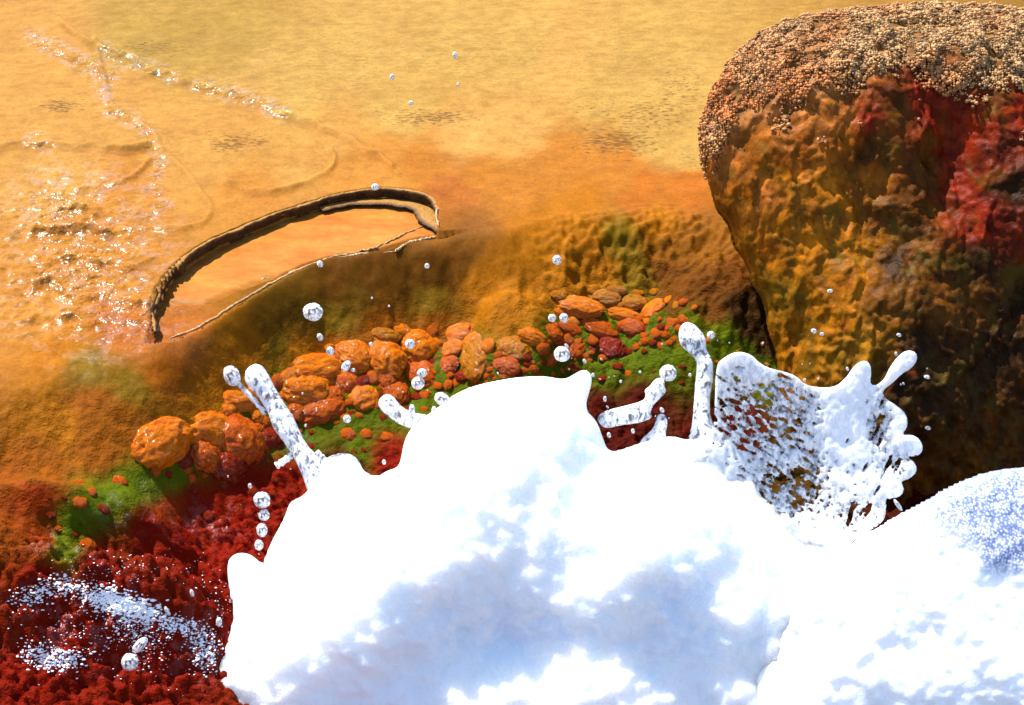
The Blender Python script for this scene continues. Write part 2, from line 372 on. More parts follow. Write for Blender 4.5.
b = m.bump(m.noise(46, 2, .5), m.math('MULTIPLY', m.attr('wet', True), 1.15), .012, b)
terrain_mat = m.set(Base_Color=c, Roughness=m.rng(wetf, 0, .6, .62, .22), Normal=b, Specular_IOR_Level=m.rng(wetf, .1, .6, .03, .32))
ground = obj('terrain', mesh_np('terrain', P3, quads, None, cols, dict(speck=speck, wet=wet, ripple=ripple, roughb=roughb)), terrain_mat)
tag(ground, 'orange and red mineral hot spring slope with tan flats', None, None, 'structure')

# ------------------------------------------------------------------ generic inflated bodies
def poisson(inside, step, it=500):
    h = np.zeros(inside.shape); om = 2 / (1 + math.sin(math.pi / max(min(inside.shape), 8)))
    I, J = np.indices(inside.shape); red = ((I + J) % 2 == 0) & inside; blk = ((I + J) % 2 == 1) & inside
    red[0] = red[-1] = False; blk[0] = blk[-1] = False; red[:, 0] = red[:, -1] = False; blk[:, 0] = blk[:, -1] = False
    for _ in range(it):
        for mk in (red, blk):
            nb = np.zeros_like(h); nb[1:-1, 1:-1] = h[:-2, 1:-1] + h[2:, 1:-1] + h[1:-1, :-2] + h[1:-1, 2:]
            h = np.where(mk, h + om * (.25 * (nb + 2 * step * step) - h), h)
    return np.maximum(h, 0)
def inflate(outline, y0, step=3.0, lean=0.0, zb=-.3, front=1.0, back=1.0, tmax=None, hole=None, bend=None, disp=None, fmod=None, chaikin=2, it=400):
    """body grown from an outline standing in the plane y=y0(+lean): returns V, quads/tris, uv of front verts, count"""
    pts = smooth_line(outline, chaikin, True); lo = pts.min(0) - 3 * step; hi = pts.max(0) + 3 * step
    gu = np.arange(lo[0], hi[0], step); gv = np.arange(lo[1], hi[1], step); u, v = np.meshgrid(gu, gv)
    d = poly_dist(u, v, [tuple(p) for p in pts] + [tuple(pts[0])]); f = np.where(inside_poly(u, v, pts), d, -d)
    if hole is not None: f = np.minimum(f, hole(u, v))
    ins = f > 0
    h = poisson(ins, step, it); t = np.sqrt(h)
    fv, fu = np.gradient(f, step); g2 = fu**2 + fv**2 + 1e-6
    out = ~ins; k = np.where(out, -f / g2, 0); k = np.clip(k * np.sqrt(g2), 0, 1.6 * step) / np.sqrt(g2)
    us = u + fu * k; vs = v + fv * k
    cell = ins[:-1, :-1] | ins[:-1, 1:] | ins[1:, 1:] | ins[1:, :-1]
    used = np.zeros(ins.shape, bool)
    for a in (slice(None, -1), slice(1, None)):
        for b_ in (slice(None, -1), slice(1, None)): used[a, b_] |= cell
    P = on_plane(us, vs, y0, lean, zb); dep = (P - CAM) @ FW; px = dep / FPX
    if bend is not None: P = P + FW * bend(us, vs)[..., None]
    tt = t * px
    if tmax is not None: tt = tmax * (1 - np.exp(-tt / tmax))
    edge = np.clip(tt / .010, 0, 1)
    tf = tt * front
    if fmod is not None: tf = tf * fmod(us, vs)
    Fp = P - FW * tf[..., None]; Bp = P + FW * (tt * back)[..., None]
    if disp is not None:
        Fp = Fp - FW * (disp(Fp) * edge)[..., None]; Bp = Bp + FW * (disp(Bp + 4.0) * edge)[..., None]
    fid = -np.ones(ins.shape, int); n = used.sum(); fid[used] = np.arange(n)
    bid = fid.copy(); nb = (used & ins).sum(); bid[used & ins] = n + np.arange(nb)
    Vv = np.vstack([Fp[used], Bp[used & ins]])
    ci, cj = np.nonzero(cell)
    q = lambda F, a, b_: F[ci + a, cj + b_]
    qf = np.stack([q(fid, 0, 0), q(fid, 1, 0), q(fid, 1, 1), q(fid, 0, 1)], 1); qb = np.stack([q(bid, 0, 0), q(bid, 0, 1), q(bid, 1, 1), q(bid, 1, 0)], 1)
    uv = np.vstack([np.stack([us, vs], -1)[used], np.stack([us, vs], -1)[used & ins]])
    same = (qf == qb[:, [0, 3, 2, 1]]).all(1)
    return Vv, np.vstack([qf, qb[~same]]), uv, n
_ico = {}
def ico(sub):
    if sub not in _ico:
        import bmesh
        b_ = bmesh.new(); bmesh.ops.create_icosphere(b_, subdivisions=sub, radius=1.0)
        _ico[sub] = (np.array([v.co[:] for v in b_.verts]), np.array([[v.index for v in f.verts] for f in b_.faces])); b_.free()
    return _ico[sub]
def vnormals(V, F):
    n = np.zeros_like(V); fn = np.cross(V[F[:, 1]] - V[F[:, 0]], V[F[:, 2]] - V[F[:, 0]])
    for k in range(F.shape[1]): np.add.at(n, F[:, k], fn)
    return n / (np.linalg.norm(n, axis=1, keepdims=True) + 1e-12)
def tube(pts, rad, n=8):
    pts = np.array(pts, float); rad = np.array(rad, float); V = []; Q = []
    for k in range(len(pts)):
        t = pts[min(k + 1, len(pts) - 1)] - pts[max(k - 1, 0)]; t = t / np.linalg.norm(t)
        a = np.cross(t, [0, .3, 1.0]); a /= np.linalg.norm(a); b_ = np.cross(t, a)
        for j in range(n):
            th = 2 * math.pi * j / n; V.append(pts[k] + rad[k] * (a * math.cos(th) + b_ * math.sin(th)))
    for k in range(len(pts) - 1):
        for j in range(n): Q.append([k * n + j, k * n + (j + 1) % n, (k + 1) * n + (j + 1) % n, (k + 1) * n + j])
    c0 = len(V); V.append(pts[0]); V.append(pts[-1]); T = []
    for j in range(n): T.append([c0, (j + 1) % n, j]); e = (len(pts) - 1) * n; T.append([c0 + 1, e + j, e + (j + 1) % n])
    return np.array(V), np.array(Q), np.array(T)

# ------------------------------------------------------------------ terrace pool
m = NT('pool_orange'); n1 = m.noise(9, 5, .6, m.map((1, 2.2, 1), (0, 0, -.35))); n2 = m.noise(60, 4)
c = m.mix(m.rng(n1, .3, .7), rgb(.26, .075, .008), rgb(.40, .16, .026)); c = m.mix(m.rng(n2, .45, .8, 0, .35), c, rgb(.22, .06, .008))
c = m.mix(m.attr('olive', True), c, rgb(.19, .085, .006))
pool_mat = m.set(Base_Color=c, Roughness=.5, Normal=m.bump(m.noise(55, 3, .5, m.map((.6, 2, 1), (0, 0, -.35))), .25, .006), Specular_IOR_Level=.06)
m = NT('rim_brown'); n1 = m.noise(40, 5)
c = m.mix(m.rng(n1, .35, .7), rgb(.03, .012, .003), rgb(.09, .035, .007)); c = m.mix(m.attr('top', True), c, rgb(.28, .13, .02))
rim_mat = m.set(Base_Color=c, Roughness=.6, Normal=m.bump(m.noise(90, 4, .6), .7, .01), Specular_IOR_Level=.2)
m = NT('lip_mineral'); n1 = m.noise(120, 4)
lip_mat = m.set(Base_Color=m.mix(m.rng(n1, .35, .65), rgb(.22, .10, .02), rgb(.42, .28, .11)), Roughness=.3, Normal=m.bump(n1, .6, .004))
base = on_z(np.array(300.), np.array(240.), -PD)
pool = empty('terrace_pool', base)
tag(pool, 'shallow orange terrace pool with a dark broken rim on the tan flats', 'pool')
def sweep(line, zt, zbots, backs, seed, over=.006):
    """ragged rim wall along a world polyline (x,y): profile from behind the top, over the edge, down to the floor"""
    L = np.array(line); n = len(L); T = np.gradient(L, axis=0); T /= np.linalg.norm(T, axis=1, keepdims=True)
    Nn = np.stack([T[:, 1], -T[:, 0]], 1)            # to the pool side
    s = np.concatenate([[0], np.cumsum(np.linalg.norm(np.diff(L, axis=0), axis=1))])
    r = .0022 * vnoise2(s * 50, s * 0, seed) + .006 * vnoise2(s * 17, s * 0, seed + 1)
    prof = [(-1.0, -.006), (-.5, -.001), (-.2, .0012), (.0, -.0005), (.10, -.14), (-.15, -.32), (-.05, -.55), (-.3, -.8), (-.1, -1.08)]
    V = []; top = []
    for k, (a, b_) in enumerate(prof):
        w = vnoise2(s * 45 + 9 * k, s * 0 + k, seed + 2)
        off = (a * backs if a < 0 and k < 3 else a * .03) + (r + over if k >= 2 else r * .3) + (w * .0018 if k > 3 else 0)
        zz = zt + (b_ if k < 4 else b_ * (zt - zbots)) + (0 if k < 1 else .0012 * w)
        V.append(np.column_stack([L + Nn * np.asarray(off)[:, None] if np.ndim(off) else L + Nn * off, zz])); top.append(np.full(n, 1.0 if k < 3 else (.15 if k == 3 else 0)))
    V = np.array(V); m_ = len(prof); idx = np.arange(m_ * n).reshape(m_, n)
    q = np.stack([idx[:-1, :-1], idx[1:, :-1], idx[1:, 1:], idx[:-1, 1:]], -1).reshape(-1, 4)
    return V.reshape(-1, 3), q, np.array(top).ravel()
def resample(p, n):
    s = np.concatenate([[0], np.cumsum(np.linalg.norm(np.diff(p, axis=0), axis=1))]); t = np.linspace(0, s[-1], n)
    return np.stack([np.interp(t, s, p[:, k]) for k in range(p.shape[1])], 1)
rl = resample(rimw[:, :2], 320)
tz = terr(rl[:, 0], rl[:, 1] + .012)
zb_ = np.full(320, -PD - .004); tp = np.linspace(0, 1, 320)
V, Q, top = sweep(rl, np.maximum(tz, -.012) - .0006, zb_, .008, 5)
o = obj('rim', mesh_np('rim', V - base, Q, None, None, dict(top=top)), rim_mat, pool)
# pool floor
FRONT = [(443, 236), (412, 240), (370, 253), (330, 257), (300, 268), (270, 283), (235, 303), (205, 324), (180, 334), (162, 338)]
fw_ = np.array([on_z(np.array(float(a)), np.array(float(b)), -PD) for a, b in smooth_line(FRONT, 2)])[:, :2]
polyw = np.vstack([rimw[:, :2] + np.array([0, .012]), fw_])
gx = np.arange(polyw[:, 0].min() - .01, polyw[:, 0].max() + .01, .004); gy = np.arange(polyw[:, 1].min() - .01, polyw[:, 1].max() + .01, .004)
GX, GY = np.meshgrid(gx, gy); ins = inside_poly(GX, GY, polyw); dfr = poly_dist(GX, GY, [tuple(p) for p in fw_])
pu, pv = proj(np.stack([GX, GY, np.full(GX.shape, -PD)], -1))
STEP2 = [(160, 293), (180, 298), (205, 301), (240, 286), (272, 275), (310, 268), (325, 262)]
low = sst(-3, 6, pv - np.interp(pu, [p[0] for p in STEP2], [p[1] for p in STEP2])) * (pu < 330)
GZ = -PD + .0022 * fbm2(GX, GY * 2.0, 14, 3, 71) - .010 * low - .012 * sst(.012, 0, dfr)
olive = np.clip(low * sst(240, 175, pu) * 1.0 + .25 * low, 0, .8)
cell = ins[:-1, :-1] & ins[:-1, 1:] & ins[1:, 1:] & ins[1:, :-1]; ci, cj = np.nonzero(cell); gi = np.arange(GX.size).reshape(GX.shape)
Q = np.stack([gi[ci, cj], gi[ci, cj + 1], gi[ci + 1, cj + 1], gi[ci + 1, cj]], 1); us_, inv = np.unique(Q, return_inverse=True)
Vp = np.stack([GX.ravel(), GY.ravel(), GZ.ravel()], 1)[us_]
obj('pool_floor', mesh_np('pool_floor', Vp - base, inv.reshape(-1, 4), None, None, dict(olive=olive.ravel()[us_])), pool_mat, pool)
# raised inner ledge with its own little dark wall
IN = [(322, 210), (345, 204), (372, 203), (398, 205), (412, 208), (416, 213), (424, 221), (434, 229), (442, 234)]
il = resample(np.array([on_z(np.array(float(a)), np.array(float(b)), -.020) for a, b in smooth_line(IN, 2)])[:, :2], 160)
V, Q, top = sweep(il, np.full(160, -.020), np.full(160, -PD - .003) + .012 * sst(.8, 1, np.linspace(0, 1, 160)), .05, 9, .002)
obj('ledge', mesh_np('ledge', V - base, Q, None, None, dict(top=top * .0 + (top > .9) * 1.0)), None, pool).data.materials.append(rim_mat)
# pale mineral lips along the broken front edges
def lip(px, z, r, seed):
    w = resample(np.array([on_z(np.array(float(a)), np.array(float(b)), z) for a, b in smooth_line(px, 2)]), 130)
    s = np.arange(130.)
    w[:, 1] += .006 * vnoise2(s * .12, s * 0, seed) + .002 * vnoise2(s * .3, s * 0, seed + 4); w[:, 2] += .001 * vnoise2(s * .2, s * 0, seed + 1)
    V, Q, T = tube(w, .72 * r * (1 + .5 * vnoise2(s * .13, s * 0, seed + 2)) * np.minimum(1, np.minimum(s, 129 - s) / 8 + .25), 7)
    obj('lip', mesh_np('lip', V - base, Q, T), lip_mat, pool)
lip([(168, 340), (205, 325), (235, 304), (270, 284), (300, 269), (330, 258), (368, 254), (395, 252)], -PD + .000, .0042, 1)
lip([(395, 252), (405, 244), (418, 240), (443, 236)], -PD + .002, .0042, 4)
lip([(205, 301), (240, 287), (272, 276), (310, 268), (322, 262)], -PD - .0045, .0036, 7)
lip([(330, 257), (370, 250), (392, 240), (408, 232), (424, 226)], -PD + .001, .0026, 10)
lip([(433, 198), (437, 208), (436, 218), (439, 227)], -.010, .004, 13)

# ------------------------------------------------------------------ the big mound (upper right) and the boulder at its foot
MC = [(u, v, n) for n, pts in dict(
    CRU=[(740, 60), (800, 50), (850, 60), (900, 50), (960, 50), (720, 120), (760, 100), (1000, 60), (1100, 60), (800, 90), (715, 90)],
    BRO=[(780, 170), (830, 150), (745, 160), (800, 220), (770, 250), (860, 190), (735, 200)], ORB=[(825, 130), (725, 160), (760, 200), (790, 120)], OCH=[(770, 190), (785, 260), (800, 280), (820, 330), (810, 200), (790, 330), (850, 260), (770, 230), (815, 300), (840, 290), (795, 230)], OCHL=[(780, 300), (830, 345)],
    REDM=[(910, 120), (925, 150), (940, 190), (960, 230), (920, 130), (900, 110), (985, 120), (850, 135)], BRNM=[(860, 160), (880, 220), (850, 300), (900, 300), (950, 300), (900, 180), (880, 120)], DBRM=[(900, 350), (960, 350), (950, 270), (870, 270), (980, 200), (1000, 300), (1100, 300), (880, 390)],  # BRNM and DBRM paint shade into the mound's right and lower side
    REDD=[(975, 170), (985, 240)]).items() for (u, v) in pts]
PAL.update(OCHL=(.19, .085, .004)); PAL.update(CRU=(.20, .085, .025), REDM=(.13, .0095, .0015), BRNM=(.060, .020, .0016), DBRM=(.020, .0075, .001), REDD=(.07, .008, .0015))
MOUT = [(786, 420), (781, 385), (778, 350), (768, 330), (766, 300), (752, 284), (748, 262), (733, 246), (730, 226), (716, 210), (710, 188), (702, 160), (702, 130), (708, 105), (718, 82), (735, 58), (752, 40), (775, 28), (810, 16), (860, 8), (930, 4), (1000, 8), (1080, 20), (1130, 60), (1160, 140), (1170, 250), (1170, 480), (1130, 560), (960, 580), (850, 540), (800, 470)]
def m_disp(P):
    wv = np.stack([fbm3(P, 14, 2, 95), fbm3(P + 3, 14, 2, 96), fbm3(P + 6, 14, 2, 97)], -1) * .02
    streak = np.abs(fbm3((P + wv) * np.array([1, 1, .32]), 10, 2, 91)); Q_ = (P + wv) * np.array([1, 1, .62])
    c1, _ = cells3(Q_, 34, 98); c2, _ = cells3(Q_, 82, 99); low = sst(.12, -.05, P[..., 2])
    return .022 * fbm3(P, 4.0, 2, 92) - .036 * streak + (.009 + .006 * low) * (.55 - c1) + (.008 + .003 * low) * (.55 - c2)
def m_fmod(u, v):                                     # bulges: upper dome, hanging left column, low apron lobe towards the camera
    g = lambda a, b_, rx, ry: np.exp(-((u - a) / rx)**2 - ((v - b_) / ry)**2)
    return .80 + .25 * g(830, 110, 90, 60) + .22 * g(930, 60, 90, 50) + .40 * g(870, 400, 85, 150) + .2 * g(770, 210, 40, 110) - .16 * g(850, 190, 30, 60) - .18 * g(925, 170, 26, 60) + .2 * g(1000, 200, 50, 90)
V, Q, uv, nf = inflate(MOUT, .0, 1.7, .68, -.28, .62, .8, None, None, None, m_disp, m_fmod, 2, 500)
nor = vnormals(V, Q)
cu = paint(uv[:, 0], uv[:, 1], MC, V, 8, 2.0, 80)
kd, kid = cells3(V * np.array([1, 1, .62]), 70, 130)                                  # every knob its own tint, darker towards its edge
cu = cu * (.72 + .75 * kid[:, None]) * (1 + (.5 - kd)[:, None] * np.array([.5, .4, .2]))
lo = np.array([float(V[:, 0].mean()), .1, -.3])
mound = empty('mineral_mound', lo)
tag(mound, 'tall rounded brown mineral mound with a pale knobbly crust on top', 'rock mound')
m = NT('mound_mineral'); c = m.attr('Col')
zv = m.map((1, 1, .45)); n1 = m.noise(30, 5, .6, zv); vv = m.voro(75, zv); n2 = m.noise(140, 3)
c = m.mix(1.0, c, m.mix(m.rng(n1, .3, .7), rgb(.55, .55, .5), rgb(1.45, 1.35, 1.2)), 'MULTIPLY')
c = m.mix(m.math('MULTIPLY', m.rng(m.noise(14, 4), .52, .66), .55), c, rgb(.075, .05, .003))
c = m.mix(m.math('MULTIPLY', m.rng(m.noise(20, 4, .6, m.map((1, 1, .3), (0, .2, 0))), .60, .72), .5), c, rgb(.19, .028, .002))
b = m.bump(vv, -1.0, .02); b = m.bump(n1, .5, .012, b); b = m.bump(n2, .35, .003, b)
mound_mat = m.set(Base_Color=c, Roughness=.5, Normal=b, Specular_IOR_Level=.06)
obj('body', mesh_np('body', V - lo, Q, None, cu), mound_mat, mound)
# knobbly crust: thousands of little sinter beads grown over the crown
rs = np.random.RandomState(4)
bd = np.interp(uv[:, 0], [695, 715, 735, 765, 800, 830, 845, 870, 890, 905, 930, 960, 990, 1100], [175, 160, 118, 128, 108, 92, 104, 88, 84, 105, 112, 100, 108, 100])
dens = fbm3(V, 16, 3, 120); clump = fbm3(V, 34, 2, 121)
ok = (uv[:, 1] + 26 * rs.rand(len(V))**2 < bd + 26 * dens + 16 * clump) & (clump + .25 * dens > -.30)
lowp = (uv[:, 1] > bd) & (uv[:, 1] < bd + 50) & (fbm3(V, 22, 3, 124) > .22 + .006 * (uv[:, 1] - bd)) & (rs.rand(len(V)) < .6)
cand = np.nonzero(ok | lowp)[0]; rs.shuffle(cand)
pick = []; grid = {}
for k in cand:
    r = .0033 if k < nf else .006
    key = tuple((V[k] / r).astype(int))
    if key in grid: continue
    grid[key] = 1; pick.append(k)
    if len(pick) >= 23000: break
pick = np.array(pick); iv, if_ = ico(1)
rad = (.0014 + .0027 * rs.rand(len(pick))**1.5) * (1 + .35 * clump[pick])
jit = 1 + .45 * (rs.rand(len(pick), len(iv)) - .5)
BV = (V[pick] + nor[pick] * (.0015 + .010 * np.clip(clump[pick] + .2, 0, 1))[:, None])[:, None, :] + iv[None] * (rad[:, None] * jit)[..., None]
BF = (if_[None] + (np.arange(len(pick)) * len(iv))[:, None, None]).reshape(-1, 3)
t = rs.rand(len(pick)); warm = np.clip(.5 + 1.3 * fbm3(V[pick], 7, 2, 123) - .003 * (uv[pick, 0] - 800), 0, 1)
bc = np.array([.36, .20, .075]) * (1 - warm[:, None]) + np.array([.34, .11, .022]) * warm[:, None]
bc = bc * (.85 + .55 * t[:, None]) * (np.where(rs.rand(len(pick)) < .22, .42, 1) * (.72 + .7 * np.clip(clump[pick] + .3, 0, 1)))[:, None]
m = NT('sinter_crust'); crust_mat = m.set(Base_Color=m.attr('Col'), Roughness=.55, Normal=m.bump(m.noise(500, 2), .3, .002), Specular_IOR_Level=.25)
obj('crust', mesh_np('crust', BV.reshape(-1, 3) - lo, None, BF, np.repeat(bc, len(iv), 0)), crust_mat, mound)

# ------------------------------------------------------------------ pillow rocks coated with algae
def lobe_mat(name, a, b_, dark, rough=.3):
    m = NT(name); n1 = m.noise(1.6, 4, .6); n2 = m.noise(7, 5, .65); n3 = m.noise(22, 3)
    c = m.mix(m.rng(n1, .35, .65), rgb(*a), rgb(*b_)); c = m.mix(m.math('MULTIPLY', m.rng(n2, .45, .66), .75), c, rgb(*dark))
    bb = m.bump(n2, .55, .007); bb = m.bump(n3, .6, .002, bb)
    return m.set(Base_Color=c, Roughness=.6, Normal=bb, Specular_IOR_Level=.0, Coat_Weight=.4, Coat_Roughness=.09, Coat_Normal=m.bump(m.noise(3.2, 2), .7, .016))
LM = dict(o=lobe_mat('algae_orange', (.53, .138, .001), (.45, .095, .0005), (.27, .048, .0005)),
          y=lobe_mat('algae_ochre', (.36, .125, .003), (.34, .085, .002), (.12, .050, .001)),
          r=lobe_mat('algae_rust', (.42, .085, .001), (.34, .046, .001), (.17, .018, .001)),
          d=lobe_mat('algae_red', (.21, .020, .001), (.15, .008, .0006), (.06, .003, .0005), .25))
def lobe_mesh(seed, sub=4, lumps=.16):
    iv, f = ico(sub); rs = np.random.RandomState(seed); off = rs.rand(3) * 50
    d = lumps * fbm3(iv + off, 1.1, 2, seed) * 1.3 - .24 * np.abs(fbm3(iv + off, 1.7, 2, seed + 5)) - .06 * np.abs(fbm3(iv + off, 6, 3, seed + 9)) + .03 * (.5 - cells3(iv + off, 6.5, seed + 12)[0]) + .02 * fbm3(iv + off, 18, 2, seed + 13)
    V = iv * (1 + d)[:, None]; V[:, 2] = np.where(V[:, 2] < 0, V[:, 2] * .6, V[:, 2])
    return mesh_np('algae_rock', V, None, f)
# u, v, semi-axes in px, angle (deg, up-right positive), colour, label (None = one of the crowd)
LOBES = [
    (163, 443, 37, 19, 42, 'o', 'large smooth orange pillow rock at the left end of the lobed band, long and tilted'),
    (212, 430, 34, 14, 28, 'o', 'long orange pillow rock second from the left end of the lobed band'),
    (240, 402, 22, 8, 18, 'o', 'flat orange ledge rock just under the lone tip drop of the left jet'),
    (240, 440, 27, 19, 30, 'r', 'broad lumpy rust pillow rock left of the long jet'),
    (207, 456, 19, 12, 35, 'r', 'rust pillow rock below the second orange pillow from the left end'),
    (228, 467, 22, 13, 30, 'd', 'dark red pillow rock beneath the broad lumpy rust pillow left of the jet'),
    (318, 369, 32, 13, 25, 'o', 'long orange saddle rock at the foot of the brown slope right of the jet tip'),
    (354, 356, 17, 17, 60, 'o', 'tall orange drip rock joined to the brown slope, right of the saddle rock'),
    (306, 390, 26, 15, 15, 'o', 'wide orange pillow rock below the saddle rock beside the long jet'),
    (322, 410, 25, 14, 30, 'r', 'rust orange pillow rock just right of the middle of the long jet'),
    (291, 377, 11, 8, 10, 'o', None), (346, 383, 14, 11, -15, 'r', None), (364, 398, 15, 13, 30, 'o', 'stubby orange pillow rock above the curled small jet'),
    (386, 360, 21, 16, -10, 'o', 'round orange pillow rock with wet glints left of the white drop pair'),
    (374, 377, 9, 8, 0, 'r', None), (387, 379, 11, 9, 0, 'r', None), (386, 337, 17, 8, 5, 'y', 'ochre drip at the slope foot carrying a white spark of water'),
    (418, 347, 19, 16, -30, 'o', 'steep orange pillow rock with a drop hanging in front of it'),
    (424, 375, 19, 13, -20, 'r', 'rust pillow rock directly behind the pair of touching drops'),
    (396, 393, 15, 12, -25, 'r', 'rust pillow rock right above the bend of the curled small jet'),
    (457, 334, 21, 9, 8, 'o', 'flat orange pillow rock at the left foot of the ochre dome'), (472, 341, 14, 8, -15, 'o', None),
    (451, 349, 15, 9, 10, 'o', None), (448, 365, 12, 8, 5, 'r', None), (476, 358, 17, 17, 0, 'y', 'knobbly ochre pillow rock midway between the drops and the dome'),
    (464, 376, 12, 5, -15, 'd', None), (513, 349, 18, 12, -5, 'y', 'knobbly ochre pillow rock below the centre of the dome'), (534, 338, 17, 8, -10, 'o', None), (507, 366, 14, 9, -20, 'r', None),
    (488, 346, 9, 7, 0, 'o', None), (528, 358, 6, 5, 0, 'd', None), (543, 349, 9, 7, -20, 'r', None), (551, 360, 7, 7, -30, 'r', None),
    (553, 334, 13, 7, -15, 'r', None), (580, 307, 23, 10, -8, 'o', 'long orange pillow rock with a white glint, right of the dome'), (607, 299, 16, 8, -8, 'y', 'flat ochre pillow rock topmost right of the dome'),
    (572, 330, 14, 6, -15, 'r', None), (600, 328, 20, 9, -18, 'r', 'long rust pillow rock in the middle of the small rocks right of the dome'), (577, 348, 10, 11, -30, 'r', None), (612, 348, 14, 10, -35, 'd', 'dark red pillow rock right of the large round drop'),
    (624, 315, 19, 6, -15, 'o', None), (631, 326, 14, 8, -22, 'r', None), (634, 302, 13, 7, -10, 'y', None), (653, 309, 14, 8, 10, 'o', None), (657, 333, 9, 5, -15, 'r', None),
    (617, 290, 11, 4, -8, 'y', None), (636, 293, 9, 4, -8, 'y', None), (560, 296, 10, 5, -12, 'y', None), (672, 322, 8, 5, -20, 'r', None), (668, 300, 7, 4, 0, 'o', None),
    (590, 316, 9, 4, -12, 'o', None), (610, 338, 7, 4, -20, 'r', None), (648, 320, 7, 4, -20, 'o', None), (560, 342, 7, 5, -20, 'r', None), (592, 340, 8, 5, -25, 'r', None),
    (333, 397, 13, 9, 25, 'r', None), (297, 412, 13, 9, 35, 'r', None), (270, 438, 15, 8, 35, 'd', None), (255, 455, 13, 8, 35, 'd', None), (185, 462, 10, 6, 40, 'd', None), (80, 502, 9, 6, 20, 'r', None)]
random.seed(7)
BAND = [(140, 440, 165, 470, 'o'), (200, 425, 215, 480, 'or'), (240, 400, 250, 478, 'or'), (280, 372, 300, 445, 'or'), (320, 352, 345, 430, 'or'), (380, 330, 390, 412, 'oor'), (430, 328, 435, 392, 'oor'), (480, 345, 480, 384, 'or'), (540, 328, 545, 380, 'or'), (590, 292, 590, 370, 'yor'), (640, 288, 640, 352, 'yor'), (690, 296, 690, 345, 'or')]
FILL = []
for k in range(9000):
    if len(FILL) >= 150: break
    i = random.randrange(len(BAND) - 1); w = random.random(); B0, B1 = BAND[i], BAND[i + 1]
    a = B0[0] + (B1[0] - B0[0]) * w; top = B0[1] + (B1[1] - B0[1]) * w; bot = B0[3] + (B1[3] - B0[3]) * w; h = random.random(); bq = top + (bot - top) * h
    r = random.uniform(5.5, 10.5) * (1.15 - .5 * h) * (1 if a < 480 else .8)
    if all((a - q[0])**2 / (q[2] + r * .75)**2 + (bq - q[1])**2 / (q[3] + r * .6)**2 > .48 for q in LOBES + FILL):
        FILL.append((a, bq, r, r * random.uniform(.55, .8), random.uniform(-5, 35) if a < 400 else random.uniform(-30, 10), (B0[4] if h < .45 else 'rrd')[random.randrange(len(B0[4]) if h < .45 else 3)], None))
LOBES += FILL
NOD = []
for (a0, b0, a1, b1, n, r0, r1, cl) in ((560, 350, 740, 395, 46, 3, 6.5, 'rd'), (480, 372, 560, 392, 10, 3, 5, 'rd'), (400, 395, 450, 412, 7, 3, 6, 'rd'), (36, 480, 130, 545, 24, 4, 9, 'rd'), (340, 405, 400, 440, 9, 4, 8, 'rd'),
                                       (190, 475, 290, 520, 24, 4, 9, 'd'), (620, 300, 700, 345, 16, 3, 6, 'or'), (300, 425, 380, 455, 12, 3, 6, 'd'), (680, 330, 780, 385, 12, 2.5, 5, 'or')):
    for k in range(n):
        a = random.uniform(a0, a1); bq = random.uniform(b0, b1); r = random.uniform(r0, r1)
        if all((a - q[0])**2 + (bq - q[1])**2 > (r + q[2])**2 * 1.2 for q in NOD): NOD.append((a, bq, r, r * random.uniform(.5, .85), random.uniform(-30, 30), random.choice(cl), None))
def place_lobe(o, u, v, a, b_, ang, hgt=.38):
    p = hit(float(u), float(v)); n = gnormal(p); d = (p - CAM) @ FW; px = d / FPX
    view = Vector(tuple(CAM - p)).normalized(); c = max(.72, n.dot(view))
    ax = Vector((1, 0, 0)); ax = (ax - n * ax.dot(n)).normalized(); ay = n.cross(ax)
    th = math.radians(ang); e1 = ax * math.cos(th) + ay * math.sin(th); e2 = n.cross(e1)
    s1 = a * px; s2 = b_ * px * 1.12 / c * .92; s3 = hgt * min(s1, s2) + .10 * max(s1, s2)
    M = Matrix((e1 * s1, e2 * s2, n * s3)).transposed().to_4x4(); M.translation = Vector(tuple(p)) - n * (.05 * s3)
    o.matrix_world = M
protos = {}
for k, (u, v, a, b_, ang, c, lab) in enumerate(LOBES + NOD):
    big = max(a, b_) > 9
    key = (k if big else (k % 6), c)
    if key not in protos:
        me = lobe_mesh(200 + k, 5 if big else 3, .17 if big else .2); me.materials.append(LM[c]); protos[key] = me
    o = bpy.data.objects.new('algae_rock', protos[key]); COL.objects.link(o)
    place_lobe(o, u, v, a * (1.06 if big else 1), b_ * (1.08 if big else 1), ang)
    if lab: tag(o, lab, 'rock', 'algae coated pillow rocks below the slope')
    elif k < len(LOBES): tag(o, 'small orange or rust pillow rock wedged among the bigger ones', 'rock', 'algae coated pillow rocks below the slope')
    else: tag(o, 'tiny rust red nodule poking out of the green algae', 'nodule', 'small red nodules in the algae')
# ------------------------------------------------------------------ water: splash, jets, lacy sheet, foam
def foam_mat(name, tint, sss, bumps, rough=.35, trans=0.0):
    m = NT(name); n1 = m.noise(34, 5, .65); n2 = m.noise(190, 3, .6)
    c = m.mix(m.rng(n1, .38, .6), rgb(*tint), rgb(.95, .96, .97)); n3 = m.noise(11, 5, .7, None, .6)
    c = m.mix(m.math('MULTIPLY', m.attr('thin', True), m.rng(m.noise(26, 6, .75, None, .5), .40, .58)), c, rgb(.74, .81, .91))  # pale blue for thin water and for shade painted into the foam
    bb = m.bump(n3, bumps, .05); bb = m.bump(n1, bumps, .014, bb); bb = m.bump(n2, bumps * .8, .003, bb)
    k = m.set(Base_Color=c, Roughness=rough, Normal=bb, Subsurface_Weight=sss, Subsurface_Radius=(.07, .075, .08), Subsurface_Scale=1.0, Specular_IOR_Level=.4, Transmission_Weight=trans)
    return k
foam = foam_mat('white_foam', (.88, .91, .96), .9, .3)
